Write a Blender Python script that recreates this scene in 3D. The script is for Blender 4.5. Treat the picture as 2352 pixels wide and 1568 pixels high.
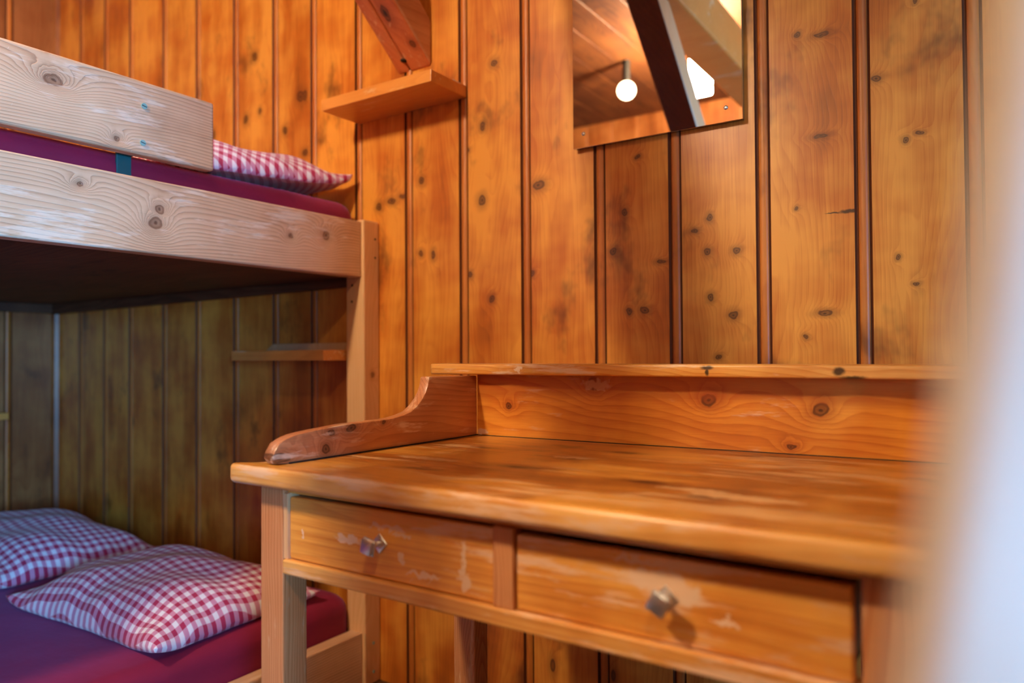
import bpy, bmesh, math, random
from mathutils import Vector, Matrix
random.seed(7)
for o in list(bpy.data.objects): bpy.data.objects.remove(o)
C = bpy.context.scene.collection
SC = bpy.context.scene

# ------------------------------------------------------------------ camera
cam = bpy.data.cameras.new('camera'); co = bpy.data.objects.new('camera', cam); C.objects.link(co)
co.matrix_world = Matrix(((0.83103, 0.0144937, 0.5560387, 0.0),
                          (0.5561885, -0.0097927, -0.8309985, -1.6),
                          (-0.0065991, 0.999847, -0.0161993, 0.96),
                          (0, 0, 0, 1)))
cam.sensor_width = 36.0
cam.lens = 1690.8/2352*36
cam.clip_start = 0.01
cam.dof.use_dof = True
cam.dof.focus_distance = 1.42
cam.dof.aperture_fstop = 1.9
cam.dof.aperture_blades = 8
SC.camera = co
# ------------------------------------------------------------------ world, exposure
w = bpy.data.worlds.new('world'); SC.world = w; w.use_nodes = True
w.node_tree.nodes['Background'].inputs[0].default_value = (0.45, 0.68, 1.0, 1)
w.node_tree.nodes['Background'].inputs[1].default_value = 1.5
SC.view_settings.view_transform = 'Standard'; SC.view_settings.look = 'None'
SC.view_settings.gamma = 1.0; SC.view_settings.use_curve_mapping = False
SC.view_settings.exposure = 0.47
# ------------------------------------------------------------------ lights of the room
def area(name, loc, target, size, size_y, power, color, spread=math.pi):
    l = bpy.data.lights.new(name, 'AREA'); l.shape = 'RECTANGLE'; l.size = size; l.size_y = size_y
    l.energy = power; l.color = color; l.spread = spread
    o = bpy.data.objects.new(name, l); C.objects.link(o); o.location = loc
    d = Vector(target)-Vector(loc); o.rotation_euler = d.to_track_quat('-Z', 'Y').to_euler()
    return o
# daylight pushing in through the window of the right wall
WIN = dict(y0=-2.80, y1=-2.00, z0=0.75, z1=1.50)
area('daylight_window', (1.74, -2.40, 1.13), (-1.6, -0.75, 0.95), 0.76, 0.7, 72, (0.17, 0.50, 1.0), math.radians(110))
# ceiling lamps
# the lamps themselves are glowing shades, built further down

# ------------------------------------------------------------------ node helpers
class NT:
    def __init__(s, name):
        m = bpy.data.materials.new(name); m.use_nodes = True; s.m = m; s.t = m.node_tree
        for n in list(s.t.nodes): s.t.nodes.remove(n)
        s.out = s.n('ShaderNodeOutputMaterial'); s.b = s.n('ShaderNodeBsdfPrincipled'); s.l(s.b.outputs[0], s.out.inputs[0])
    def n(s, typ, **k):
        x = s.t.nodes.new(typ)
        for a, b in k.items(): setattr(x, a, b)
        return x
    def l(s, a, b): s.t.links.new(a, b)
    def put(s, inp, v):
        if hasattr(v, 'links') or hasattr(v, 'is_linked'): s.l(v, inp)
        else: inp.default_value = v
    def math(s, op, a, b=0.0, c=None, clamp=False):
        x = s.n('ShaderNodeMath', operation=op, use_clamp=clamp); s.put(x.inputs[0], a); s.put(x.inputs[1], b)
        if c is not None: s.put(x.inputs[2], c)
        return x.outputs[0]
    def vm(s, op, a, b=(0, 0, 0)):
        x = s.n('ShaderNodeVectorMath', operation=op); s.put(x.inputs[0], a); s.put(x.inputs[1], b)
        return x.outputs['Value'] if op in ('LENGTH', 'DOT_PRODUCT') else x.outputs[0]
    def mix(s, f, a, b, mode='MIX'):
        x = s.n('ShaderNodeMix', data_type='RGBA', blend_type=mode)
        s.put(x.inputs[0], f); s.put(x.inputs[6], a); s.put(x.inputs[7], b); return x.outputs[2]
    def noise(s, v, scale, detail=2, rough=0.5):
        x = s.n('ShaderNodeTexNoise'); s.l(v, x.inputs['Vector']); x.inputs['Scale'].default_value = scale
        x.inputs['Detail'].default_value = detail; x.inputs['Roughness'].default_value = rough; return x.outputs[0]
    def step(s, v, a, b):
        x = s.n('ShaderNodeMapRange', interpolation_type='SMOOTHSTEP'); s.put(x.inputs[0], v)
        x.inputs[1].default_value = a; x.inputs[2].default_value = b; return x.outputs[0]
def hexc(r, g, b):
    f = lambda c: (c/255/12.92 if c/255 <= .04045 else ((c/255+.055)/1.055)**2.4)
    return (f(r), f(g), f(b), 1)

_kg = None
def knot_group():
    # distance to one knot, measured in knot radii, kept as a running minimum
    global _kg
    if _kg: return _kg
    g = bpy.data.node_groups.new('knot_distance', 'ShaderNodeTree')
    for nm, ty, io in (('Vector', 'NodeSocketVector', 'INPUT'), ('Previous', 'NodeSocketFloat', 'INPUT'), ('Center', 'NodeSocketVector', 'INPUT'),
                       ('Inverse', 'NodeSocketVector', 'INPUT'), ('Result', 'NodeSocketFloat', 'OUTPUT')):
        g.interface.new_socket(name=nm, in_out=io, socket_type=ty)
    i = g.nodes.new('NodeGroupInput'); o = g.nodes.new('NodeGroupOutput')
    a = g.nodes.new('ShaderNodeVectorMath'); a.operation = 'SUBTRACT'; b = g.nodes.new('ShaderNodeVectorMath'); b.operation = 'MULTIPLY'
    c = g.nodes.new('ShaderNodeVectorMath'); c.operation = 'LENGTH'; d = g.nodes.new('ShaderNodeMath'); d.operation = 'MINIMUM'
    g.links.new(i.outputs[0], a.inputs[0]); g.links.new(i.outputs[2], a.inputs[1]); g.links.new(a.outputs[0], b.inputs[0])
    g.links.new(i.outputs[3], b.inputs[1]); g.links.new(b.outputs[0], c.inputs[0]); g.links.new(c.outputs['Value'], d.inputs[0])
    g.links.new(i.outputs[1], d.inputs[1]); g.links.new(d.outputs[0], o.inputs[0]); _kg = g; return g

AX = {'x': (0, 1, 2), 'y': (1, 0, 2), 'z': (2, 0, 1)}
def wood(name, axis, light, mid, dark, knots=(), ring=55, fine=0.35, rough=0.42, coat=0.15, wear=None, wear_amt=0.5, blot=0.5,
         rand_knots=0.0, rot=None, pid=False, bump=0.25, knotc=hexc(66, 30, 12), ringc=.45, grime=0.0, scratches=0.0, warp=1.0, patches=(), holes=(), halo_=.5, band=None):
    """Boards of softwood: growth rings stretched along one axis, bending round the knots."""
    s = NT(name)
    tc = s.n('ShaderNodeTexCoord'); v0 = tc.outputs['Object']
    if rot:
        mp = s.n('ShaderNodeMapping'); mp.inputs['Rotation'].default_value = rot; s.l(v0, mp.inputs[0]); v0 = mp.outputs[0]
    # warped position so knots are not perfect ellipses
    nz = s.n('ShaderNodeTexNoise'); s.l(v0, nz.inputs['Vector']); nz.inputs['Scale'].default_value = 45; nz.inputs['Detail'].default_value = 2
    wv = s.vm('MULTIPLY', s.vm('SUBTRACT', nz.outputs['Color'], (.5, .5, .5)), (.012, .012, .012))
    vk = s.vm('ADD', v0, wv)
    sp = s.n('ShaderNodeSeparateXYZ'); s.l(v0, sp.inputs[0]); ia = AX[axis]
    u, a, b = (sp.outputs[k] for k in ia)
    off = 0.0
    if pid:
        at = s.n('ShaderNodeAttribute', attribute_name='pid'); off = at.outputs['Fac']
        a2 = s.math('ADD', a, s.math('MULTIPLY', off, 7.31)); u2 = s.math('ADD', u, s.math('MULTIPLY', off, 3.77))
    else: a2, u2 = a, u
    cx = s.n('ShaderNodeCombineXYZ'); s.l(u2, cx.inputs[0]); s.l(a2, cx.inputs[1]); s.l(b, cx.inputs[2]); g = cx.outputs[0]
    kd = 50.0
    for (p, r) in knots:
        n = s.n('ShaderNodeGroup'); n.node_tree = knot_group(); s.l(vk, n.inputs[0]); s.put(n.inputs[1], kd)
        n.inputs[2].default_value = p; n.inputs[3].default_value = tuple(1/q for q in r); kd = n.outputs[0]
    if rand_knots:
        vo = s.n('ShaderNodeTexVoronoi', feature='F1'); s.l(s.vm('MULTIPLY', g, (5.0, 11.0, 11.0)), vo.inputs['Vector'])
        vo.inputs['Scale'].default_value = 1
        sc = s.n('ShaderNodeSeparateColor'); s.l(vo.outputs['Color'], sc.inputs[0])
        keep = s.math('MULTIPLY', s.math('GREATER_THAN', sc.outputs[0], rand_knots), 40.0)
        kr = s.math('ADD', s.math('MULTIPLY', vo.outputs['Distance'], 12.0), keep)
        kd = s.math('MINIMUM', kr, kd)
    swirl = s.math('EXPONENT', s.math('MULTIPLY', kd, -0.55)) if (knots or rand_knots) else 0.0
    n1 = s.noise(s.vm('MULTIPLY', g, (0.9, 5.0, 5.0)), 1.0, 2)
    n2 = s.noise(s.vm('MULTIPLY', g, (3.0, 16.0, 16.0)), 1.0, 2)
    r = s.math('ADD', s.math('ADD', a2, s.math('MULTIPLY', b, .6)), s.math('MULTIPLY', n1, .30*warp))
    r = s.math('ADD', r, s.math('MULTIPLY', n2, .025*warp))
    r = s.math('ADD', r, s.math('MULTIPLY', swirl, .07))
    fr = s.math('FRACT', s.math('MULTIPLY', r, ring))
    late = s.math('POWER', fr, 2.2)                                    # slow rise, sharp late-wood line
    late = s.math('MULTIPLY', late, s.step(s.math('SUBTRACT', 1.0, fr), 0.0, 0.12))
    fib = s.noise(s.vm('MULTIPLY', g, (6.0, 330.0, 330.0)), 1.0, 3, .6)
    bl = s.noise(s.vm('MULTIPLY', g, (1.6, 9.0, 9.0)), 1.0, 3, .6)
    bl2 = s.noise(s.vm('MULTIPLY', g, (5.0, 3.5, 3.5)), 1.0, 3, .6)
    f = s.math('ADD', s.math('MULTIPLY', late, ringc), s.math('MULTIPLY', s.math('SUBTRACT', fib, .5), fine))
    f = s.math('ADD', f, s.math('MULTIPLY', s.math('SUBTRACT', bl, .45), blot*1.5))
    f = s.math('ADD', f, s.math('MULTIPLY', s.math('SUBTRACT', bl2, .5), blot*1.2))
    f = s.math('ADD', f, .12, clamp=True)
    cr = s.n('ShaderNodeValToRGB'); s.l(f, cr.inputs[0]); e = cr.color_ramp.elements
    e[0].position = 0; e[0].color = light; e[1].position = 1; e[1].color = dark
    m = e.new(.42); m.color = mid
    col = cr.outputs[0]
    if pid:
        wn = s.n('ShaderNodeTexWhiteNoise', noise_dimensions='1D'); s.l(s.math('MULTIPLY', off, 91.7), wn.inputs['W'])
        mv = s.math('ADD', s.math('MULTIPLY', wn.outputs['Value'], .14), .93)
        hs = s.n('ShaderNodeHueSaturation'); s.l(col, hs.inputs['Color']); s.l(mv, hs.inputs['Value']); col = hs.outputs[0]
    if knots or rand_knots:
        halo = s.math('MULTIPLY', s.math('SUBTRACT', 1.0, s.step(kd, 0.8, 3.2)), halo_)
        col = s.mix(halo, col, dark)
        rim = s.math('MULTIPLY', s.step(kd, .55, .95), s.math('SUBTRACT', 1.0, s.step(kd, .95, 1.25)))
        core = s.math('SUBTRACT', 1.0, s.step(kd, .75, 1.15))
        col = s.mix(s.math('MULTIPLY', core, .55), col, knotc)
        col = s.mix(s.math('MULTIPLY', rim, .7), col, knotc)
        dot = s.math('SUBTRACT', 1.0, s.step(kd, .15, .42))
        col = s.mix(s.math('MULTIPLY', dot, .75), col, (knotc[0]*.5, knotc[1]*.5, knotc[2]*.5, 1))
    if grime:
        gn = s.noise(s.vm('MULTIPLY', g, (4.0, 6.0, 6.0)), 1.0, 4, .62)
        gm = s.math('MULTIPLY', s.step(gn, .56, .72), grime)
        col = s.mix(gm, col, (dark[0]*.55, dark[1]*.6, dark[2]*.8, 1))
    rgh = rough
    if wear:
        w1 = s.noise(s.vm('MULTIPLY', g, (9.0, 55.0, 55.0)), 1.0, 4, .65)
        w2 = s.noise(s.vm('MULTIPLY', g, (3.5, 8.0, 8.0)), 1.0, 2)
        ww = s.math('ADD', s.math('MULTIPLY', w1, .55), s.math('MULTIPLY', w2, .45))
        wm = s.math('MULTIPLY', s.step(ww, .59-.12*wear_amt, .67-.10*wear_amt), .75)
        col = s.mix(wm, col, wear)
        rgh = s.math('ADD', s.math('MULTIPLY', wm, .25), rough)
    if scratches:
        mp2 = s.n('ShaderNodeMapping'); s.l(v0, mp2.inputs[0]); mp2.inputs['Rotation'].default_value = (.5, .4, .35)
        x = s.noise(s.vm('MULTIPLY', mp2.outputs[0], (18.0, 420.0, 60.0)), 1.0, 1)
        y = s.noise(v0, 22.0, 1)
        sm = s.math('MULTIPLY', s.math('MULTIPLY', s.step(x, .74, .78), s.step(y, .5, .62)), scratches)
        col = s.mix(sm, col, wear if wear else light)
    def ell(lst, amp):
        nz2 = s.n('ShaderNodeTexNoise'); s.l(v0, nz2.inputs['Vector']); nz2.inputs['Scale'].default_value = 70; nz2.inputs['Detail'].default_value = 3
        vk2 = s.vm('ADD', v0, s.vm('MULTIPLY', s.vm('SUBTRACT', nz2.outputs['Color'], (.5, .5, .5)), (amp, amp, amp))); d = 50.0
        for (p, q_) in lst:
            n = s.n('ShaderNodeGroup'); n.node_tree = knot_group(); s.l(vk2, n.inputs[0]); s.put(n.inputs[1], d)
            n.inputs[2].default_value = p; n.inputs[3].default_value = tuple(1/q for q in q_); d = n.outputs[0]
        return d
    if patches:
        pm = s.math('MULTIPLY', s.math('SUBTRACT', 1.0, s.step(ell(patches, .03), .75, 1.15)), .9); col = s.mix(pm, col, wear)
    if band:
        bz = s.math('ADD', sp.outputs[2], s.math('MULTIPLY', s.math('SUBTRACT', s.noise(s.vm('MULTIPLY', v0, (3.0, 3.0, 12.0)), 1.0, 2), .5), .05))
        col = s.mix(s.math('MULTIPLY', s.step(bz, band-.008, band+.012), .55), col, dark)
    if holes:
        pm = s.math('MULTIPLY', s.math('SUBTRACT', 1.0, s.step(ell(holes, .007), .5, 1.3)), .9); col = s.mix(pm, col, (.012, .006, .003, 1))
    s.l(col, s.b.inputs['Base Color']); s.put(s.b.inputs['Roughness'], rgh)
    s.b.inputs['Coat Weight'].default_value = coat; s.b.inputs['Coat Roughness'].default_value = .28
    bp_ = s.n('ShaderNodeBump'); bp_.inputs['Strength'].default_value = bump; bp_.inputs['Distance'].default_value = .0015
    hh = s.math('ADD', s.math('MULTIPLY', late, -.6), s.math('MULTIPLY', fib, .5))
    s.l(hh, bp_.inputs['Height']); s.l(bp_.outputs[0], s.b.inputs['Normal'])
    return s.m
def plain(name, col, rough=.5, metal=0.0, emit=None, es=1.0):
    s = NT(name); s.b.inputs['Roughness'].default_value = rough; s.b.inputs['Metallic'].default_value = metal
    tc = s.n('ShaderNodeTexCoord'); n = s.noise(tc.outputs['Object'], 60.0, 3)
    dk = (col[0]*.8, col[1]*.8, col[2]*.8, 1); s.l(s.mix(n, dk, col), s.b.inputs['Base Color'])
    if emit: s.b.inputs['Emission Color'].default_value = emit; s.b.inputs['Emission Strength'].default_value = es
    return s.m

# ------------------------------------------------------------------ materials
def K(x, z, sx=.009, sz=.009): return ((x, 0, z), (sx, .5, sz))
wall_knots = [K(-1.1221, 1.7351, .012, .010), K(-1.1621, 1.5728, .010, .012), K(-1.165, 1.3728, .013, .015), K(-1.1339, 1.107, .010, .010), K(-1.206, 1.1757, .008, .009),
  K(-.9856, 1.3902, .020, .012), K(-.302, 1.6093, .016, .0055), K(-.3509, 1.6202, .006, .006), K(-.7457, 1.2939, .008, .010), K(-.7774, 1.2021, .010, .010),
  K(-.6538, 1.1698, .013, .005), K(-.5402, 1.2581, .007, .009), K(-.546, 1.183, .008, .009), K(-.4812, 1.1805, .009, .008), K(-.5403, 1.081, .008, .009),
  K(-.4895, 1.0416, .010, .010), K(-.5241, .9488, .008, .006), K(-.6981, 1.059, .013, .010), K(-.7368, 1.0574, .008, .008), K(-.3068, 1.401, .016, .005),
  K(-.1532, 1.3663, .006, .006), K(-.1294, 1.3766, .007, .004), K(-.303, 1.0386, .016, .006), K(-.3415, .9914, .006, .005), K(-.1697, 1.1419, .005, .005),
  K(-.1385, 1.0893, .006, .004), K(-.3554, 1.2581, .005, .004), K(-.2031, 1.4971, .012, .007), K(-.1347, 1.6332, .005, .005),
  K(-2.1262, 1.9846, .014, .016), K(-1.8718, 1.7981, .012, .018), K(-2.1739, 1.7754, .014, .016), K(-2.0985, 1.7915, .010, .012), K(-1.3784, 1.4549, .012, .012),
  K(-1.3362, 1.2395, .009, .013), K(-1.3813, 1.2469, .009, .009), K(-1.5456, 1.3995, .012, .012), K(-1.4929, 1.4101, .018, .009), K(-1.0072, 1.165, .007, .009),
  K(-1.8723, 1.6141, .014, .012), K(-1.9682, 1.7016, .012, .014), K(-1.4501, 1.4202, .016, .007), K(-1.2111, 1.5157, .006, .006), K(-.7109, 1.4205, .008, .005), K(-1.8928, 1.7995, .02, .02),
 K(-.5755, 1.2325, .009, .005)]
wall_knots = [(p, (q[0]*.8, q[1], q[2]*.85)) for p, q in wall_knots]
OR_L, OR_M, OR_D = hexc(234, 158, 62), hexc(196, 106, 30), hexc(86, 36, 8)
M = {}
M['wall'] = wood('wall_boards', 'z', OR_L, OR_M, OR_D, wall_knots, ring=70, pid=True, rand_knots=.10, grime=.65, blot=1.0, rough=.4, coat=.18, ringc=.14, bump=.12,
    holes=[((-.252, 0, 1.2405), (.024, .5, .0042)), ((-.285, 0, 1.2400), (.016, .5, .0016)), ((-1.39, 0, 1.9), (.001, .5, .001))], halo_=.42)
M['wall2'] = wood('side_wall_boards', 'z', hexc(176, 112, 60), hexc(144, 80, 36), hexc(74, 34, 14), (), ring=70, pid=True, rand_knots=.12, grime=.7, blot=.9, rough=.4, coat=.18, ringc=.16, bump=.12)
M['bead'] = wood('bead_moulding', 'z', hexc(212, 130, 50), hexc(180, 94, 28), hexc(92, 40, 10), (), ring=70, pid=True, grime=.6, blot=.6, rough=.45, coat=.08, ringc=.16, bump=.1)
M['groove'] = plain('grimy_groove', hexc(112, 56, 22), .7)
M['ceil'] = wood('ceiling_boards', 'y', hexc(120, 72, 32), hexc(90, 46, 18), hexc(44, 20, 8), (), ring=60, rough=.65, coat=0, pid=True, rand_knots=.2, grime=.3, blot=.7)
M['floor'] = wood('floor_boards', 'y', hexc(92, 62, 42), hexc(70, 44, 28), hexc(40, 24, 14), (), ring=50, pid=True, rand_knots=.2)
WH = hexc(236, 198, 164)
M['top'] = wood('desk_top_wood', 'x', hexc(230, 160, 66), hexc(186, 110, 34), hexc(88, 42, 10),
    [((-.62, -.66, .78), (.035, .010, .5)), ((-.40, -.68, .78), (.026, .009, .5)), ((-.74, -.75, .78), (.022, .006, .5)), ((-.3, -.74, .78), (.018, .007, .5)), ((-.55, -.43, .78), (.02, .008, .5)), ((-.35, -.36, .78), (.018, .006, .5)), ((-.8, -.5, .78), (.014, .005, .5))],
    ring=50, ringc=.25, rough=.34, coat=.35, wear=hexc(232, 184, 128), wear_amt=.55, blot=1.5, grime=.7, bump=.25, warp=.35,
    holes=[((-.62, -.66, .78), (.026, .009, .5)), ((-.40, -.68, .78), (.020, .007, .5)), ((-.74, -.735, .78), (.012, .004, .5))],
    patches=[((-.26, -.72, .78), (.07, .018, .5)), ((-.33, -.70, .78), (.05, .010, .5)), ((-.80, -.66, .78), (.07, .012, .5)), ((-.6, -.53, .78), (.04, .010, .5))])
M['back'] = wood('desk_back_wood', 'x', band=.868, light=hexc(240, 162, 62), mid=hexc(208, 118, 38), dark=hexc(150, 58, 20),  # band reddens the upper half: heartwood tone plus painted shadow of the shelf
    knots=[((-.44, -.33, .875), (.013, .5, .011)), ((-.255, -.31, .862), (.012, .5, .010)), ((-.858, -.33, .852), (.006, .5, .006)), ((-.665, -.33, .9), (.012, .5, .012)), ((-.30, -.31, .80), (.006, .5, .004))],
    ring=85, ringc=.3, rough=.34, coat=.35, wear=WH, wear_amt=.1, blot=.9, bump=.2, warp=.4,
    patches=[((-.925, -.335, .795), (.012, .5, .010)), ((-.66, -.33, .897), (.03, .5, .010))])
M['front'] = wood('desk_front_wood', 'x', hexc(242, 170, 76), hexc(214, 130, 48), hexc(150, 72, 22), (), ring=90, ringc=.22, rough=.38, coat=.3, wear=WH, wear_amt=.45, blot=.9, fine=.6, scratches=.6, warp=.4,
    patches=[((-.320, -.83, .708), (.040, .5, .013)), ((-.295, -.83, .700), (.022, .5, .013)), ((-.725, -.83, .716), (.036, .5, .0035)), ((-.70, -.83, .709), (.022, .5, .003)), ((-.588, -.83, .66), (.010, .5, .014)), ((-.592, -.83, .69), (.005, .5, .022)), ((-.90, -.83, .688), (.004, .5, .005)), ((-.70, -.83, .678), (.006, .5, .008)), ((-.66, -.83, .66), (.03, .5, .004)), ((-.25, -.83, .676), (.014, .5, .004)), ((-.35, -.83, .728), (.03, .5, .004)), ((-.80, -.83, .69), (.03, .5, .006))])
M['edge'] = wood('desk_edge_wood', 'x', hexc(240, 180, 100), hexc(214, 140, 62), hexc(140, 76, 28), (), ring=150, ringc=.22, rough=.4, coat=.3, wear=WH, wear_amt=.8, blot=1.0, scratches=.5, warp=.25)
M['shelf_edge'] = wood('desk_shelf_wood', 'x', hexc(240, 180, 92), hexc(214, 138, 56), hexc(140, 74, 24), (), ring=150, ringc=.3, rough=.4, coat=.25, wear=hexc(240, 214, 190), wear_amt=.5, blot=1.0, warp=.25,
    patches=[((-.816, -.37, .928), (.008, .5, .006))], holes=[((-.432, -.37, .933), (.012, .5, .004)), ((-.432, -.37, .925), (.004, .5, .008)), ((-.2205, -.36, .928), (.010, .5, .007)), ((-.20, -.36, .918), (.02, .5, .004))])
M['leg'] = wood('desk_leg_wood', 'z', hexc(222, 158, 106), hexc(198, 124, 72), hexc(150, 86, 44), (), ring=150, rough=.42, wear=hexc(232, 196, 160), wear_amt=.45, blot=.35, scratches=.7)
M['side'] = wood('desk_side_wood', 'y', hexc(218, 150, 100), hexc(190, 118, 74), hexc(124, 66, 36),
    [((-.94, -.735, .829), (.5, .008, .005)), ((-.94, -.69, .832), (.5, .010, .006)), ((-.94, -.61, .836), (.5, .005, .003)), ((-.94, -.745, .802), (.5, .008, .007)), ((-.94, -.84, .797), (.5, .02, .007))],
    ring=120, ringc=.3, rough=.38, coat=.25, wear=WH, wear_amt=.55, blot=.6, scratches=.6, warp=.4)
M['gapline'] = plain('dark_grime', hexc(24, 20, 18), .7)
BL, BM_, BD = hexc(234, 196, 158), hexc(212, 168, 130), hexc(140, 92, 62)
bx_ = -1.55
M['rail'] = wood('bunk_board_wood', 'y', BL, BM_, BD,
    [((bx_, -.90, 1.505), (.5, .018, .010)), ((bx_, -.775, 1.42), (.5, .006, .005)), ((bx_, -.69, 1.252), (.5, .014, .013)), ((bx_, -.68, 1.285), (.5, .010, .008)), ((bx_, -.85, 1.31), (.5, .006, .004)), ((bx_, -.2, 1.29), (.5, .010, .012)), ((bx_, -.32, 1.272), (.5, .006, .005))],
    ring=210, ringc=.55, rough=.5, coat=.08, blot=.5, warp=.22, grime=.15, halo_=.25, wear=hexc(240, 216, 190), wear_amt=.25, bump=.5, knotc=hexc(120, 74, 48), scratches=.5)
M['post'] = wood('bunk_post_wood', 'z', hexc(236, 190, 140), hexc(220, 166, 112), hexc(184, 122, 74), [((-1.55, -.03, .9), (.5, .006, .008)), ((-1.55, -.03, .33), (.5, .008, .009))], ring=90, ringc=.25, rough=.45, blot=.3, knotc=hexc(110, 70, 44))
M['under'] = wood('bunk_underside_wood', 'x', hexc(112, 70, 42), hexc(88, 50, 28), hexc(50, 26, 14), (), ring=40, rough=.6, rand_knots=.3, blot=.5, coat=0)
M['shelf'] = wood('small_shelf_wood', 'x', hexc(232, 156, 76), hexc(214, 132, 54), hexc(176, 98, 38), (), ring=60, ringc=.2, rough=.38, blot=.3, wear=hexc(240, 200, 150), wear_amt=.05)
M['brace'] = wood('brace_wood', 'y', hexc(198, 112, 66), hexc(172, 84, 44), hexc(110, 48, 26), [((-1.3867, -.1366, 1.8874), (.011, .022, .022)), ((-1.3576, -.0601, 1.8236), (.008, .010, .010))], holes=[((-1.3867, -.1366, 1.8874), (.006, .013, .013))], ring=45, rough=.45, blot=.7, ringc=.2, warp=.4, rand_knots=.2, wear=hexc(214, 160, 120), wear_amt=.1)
M['brace_dark'] = wood('brace_shaded_varnish', 'y', hexc(96, 52, 30), hexc(74, 36, 20), hexc(44, 20, 12), (), ring=45, rough=.45, blot=.7, ringc=.2, warp=.4)  # varnish taken much darker, so the underside's shade is in the colour
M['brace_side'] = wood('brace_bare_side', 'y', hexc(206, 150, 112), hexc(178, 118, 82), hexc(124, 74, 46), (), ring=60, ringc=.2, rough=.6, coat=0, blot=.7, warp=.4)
M['pale'] = wood('pale_timber', 'z', hexc(208, 200, 188), hexc(184, 164, 146), hexc(158, 120, 94), (), ring=18, ringc=.25, rough=.55, blot=1.2, coat=0, bump=.1)
M['door'] = plain('dark_door_wood', hexc(50, 28, 16), .6)
M['chrome'] = plain('worn_chrome', (0.95, .97, .98, 1), .3, 1.0)
M['zinc'] = plain('zinc_plated_steel', hexc(150, 205, 200), .45, .25)
M['steel'] = plain('painted_steel', hexc(24, 92, 96), .4, .1)
M['screw'] = plain('dull_screw_steel', hexc(70, 62, 56), .45, .8)
M['white'] = plain('white_chip', hexc(240, 232, 220), .6)
M['mirror'] = NT('mirror_glass').m
b = M['mirror'].node_tree.nodes['Principled BSDF'] if 'Principled BSDF' in M['mirror'].node_tree.nodes else [n for n in M['mirror'].node_tree.nodes if n.type == 'BSDF_PRINCIPLED'][0]
b.inputs['Metallic'].default_value = 1; b.inputs['Roughness'].default_value = .0; b.inputs['Base Color'].default_value = (.82, .80, .76, 1)
M['glassedge'] = plain('glass_edge', hexc(70, 50, 34), .15)
M['lamp'] = plain('opal_lamp_glass', (1, .9, .75, 1), .4, 0, (1.0, .78, .50, 1), 400)
M['globe'] = plain('opal_globe_glass', (1, .9, .75, 1), .4, 0, (1.0, .78, .48, 1), 9)
M['dome'] = plain('opal_dome_glass', (1, .9, .75, 1), .4, 0, (1.0, .80, .50, 1), 74)
def glass():
    s = NT('window_glass'); tr = s.n('ShaderNodeBsdfTransparent'); gl = s.n('ShaderNodeBsdfGlossy'); gl.inputs['Roughness'].default_value = .02
    mx = s.n('ShaderNodeMixShader'); mx.inputs[0].default_value = .06; s.l(tr.outputs[0], mx.inputs[1]); s.l(gl.outputs[0], mx.inputs[2]); s.l(mx.outputs[0], s.out.inputs[0]); return s.m
M['glass'] = glass()
def sheet():
    s = NT('maroon_jersey'); tc = s.n('ShaderNodeTexCoord')
    n = s.noise(tc.outputs['Object'], 9.0, 3); c = s.mix(n, hexc(122, 6, 46), hexc(146, 16, 62)); s.l(c, s.b.inputs['Base Color'])
    s.b.inputs['Roughness'].default_value = .75; s.b.inputs['Sheen Weight'].default_value = .28; s.b.inputs['Sheen Tint'].default_value = (.6, .35, .9, 1)
    s.b.inputs['Sheen Roughness'].default_value = .4
    bm = s.n('ShaderNodeBump'); bm.inputs['Strength'].default_value = .25; bm.inputs['Distance'].default_value = .01
    s.l(s.noise(s.vm('MULTIPLY', tc.outputs['Object'], (9.0, 14.0, 30.0)), 1.0, 3), bm.inputs['Height']); s.l(bm.outputs[0], s.b.inputs['Normal'])
    return s.m
M['sheet'] = sheet()
def gingham(name, per, deep, mid, white):
    s = NT(name); uv = s.n('ShaderNodeUVMap'); uv.uv_map = 'UVMap'
    sp = s.n('ShaderNodeSeparateXYZ'); s.l(uv.outputs[0], sp.inputs[0])
    def st(x):
        f = s.math('FRACT', s.math('DIVIDE', x, per)); t = s.math('ABSOLUTE', s.math('SUBTRACT', f, .5)); return s.step(t, .225, .275)
    a, b = st(sp.outputs[0]), st(sp.outputs[1])
    one = s.math('SUBTRACT', s.math('ADD', a, b), s.math('MULTIPLY', s.math('MULTIPLY', a, b), 2.0), clamp=True); both = s.math('MULTIPLY', a, b)
    col = s.mix(one, white, mid); col = s.mix(both, col, deep); s.l(col, s.b.inputs['Base Color'])
    s.b.inputs['Roughness'].default_value = .85; s.b.inputs['Sheen Weight'].default_value = .2
    bm = s.n('ShaderNodeBump'); bm.inputs['Strength'].default_value = .35; bm.inputs['Distance'].default_value = .006
    s.l(s.noise(uv.outputs[0], 30.0, 3), bm.inputs['Height']); s.l(bm.outputs[0], s.b.inputs['Normal'])
    return s.m
M['gingham'] = gingham('gingham_cotton', .0285, hexc(180, 38, 84), hexc(212, 146, 176), hexc(240, 236, 244))

# ------------------------------------------------------------------ mesh helpers
def link(name, bm, mat, parent=None, smooth=False, pid=None):
    me = bpy.data.meshes.new(name)
    bmesh.ops.recalc_face_normals(bm, faces=bm.faces)
    bm.to_mesh(me); bm.free()
    mats = mat if isinstance(mat, (list, tuple)) else [mat]
    for m_ in mats: me.materials.append(m_)
    o = bpy.data.objects.new(name, me); C.objects.link(o)
    if smooth:
        for p in me.polygons: p.use_smooth = True
    if parent:
        o.parent = parent
        t = parent
        acc = Vector(t.location)
        while t.parent: t = t.parent; acc += Vector(t.location)
        o.location = -acc
    return o
def bevel(bm, w, seg=2, ang=30):
    es = [e for e in bm.edges if len(e.link_faces) == 2 and e.calc_face_angle(0) > math.radians(ang)]
    if w > 0: bmesh.ops.bevel(bm, geom=es, offset=w, segments=seg, affect='EDGES', profile=.5, clamp_overlap=True)
    return bm
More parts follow.
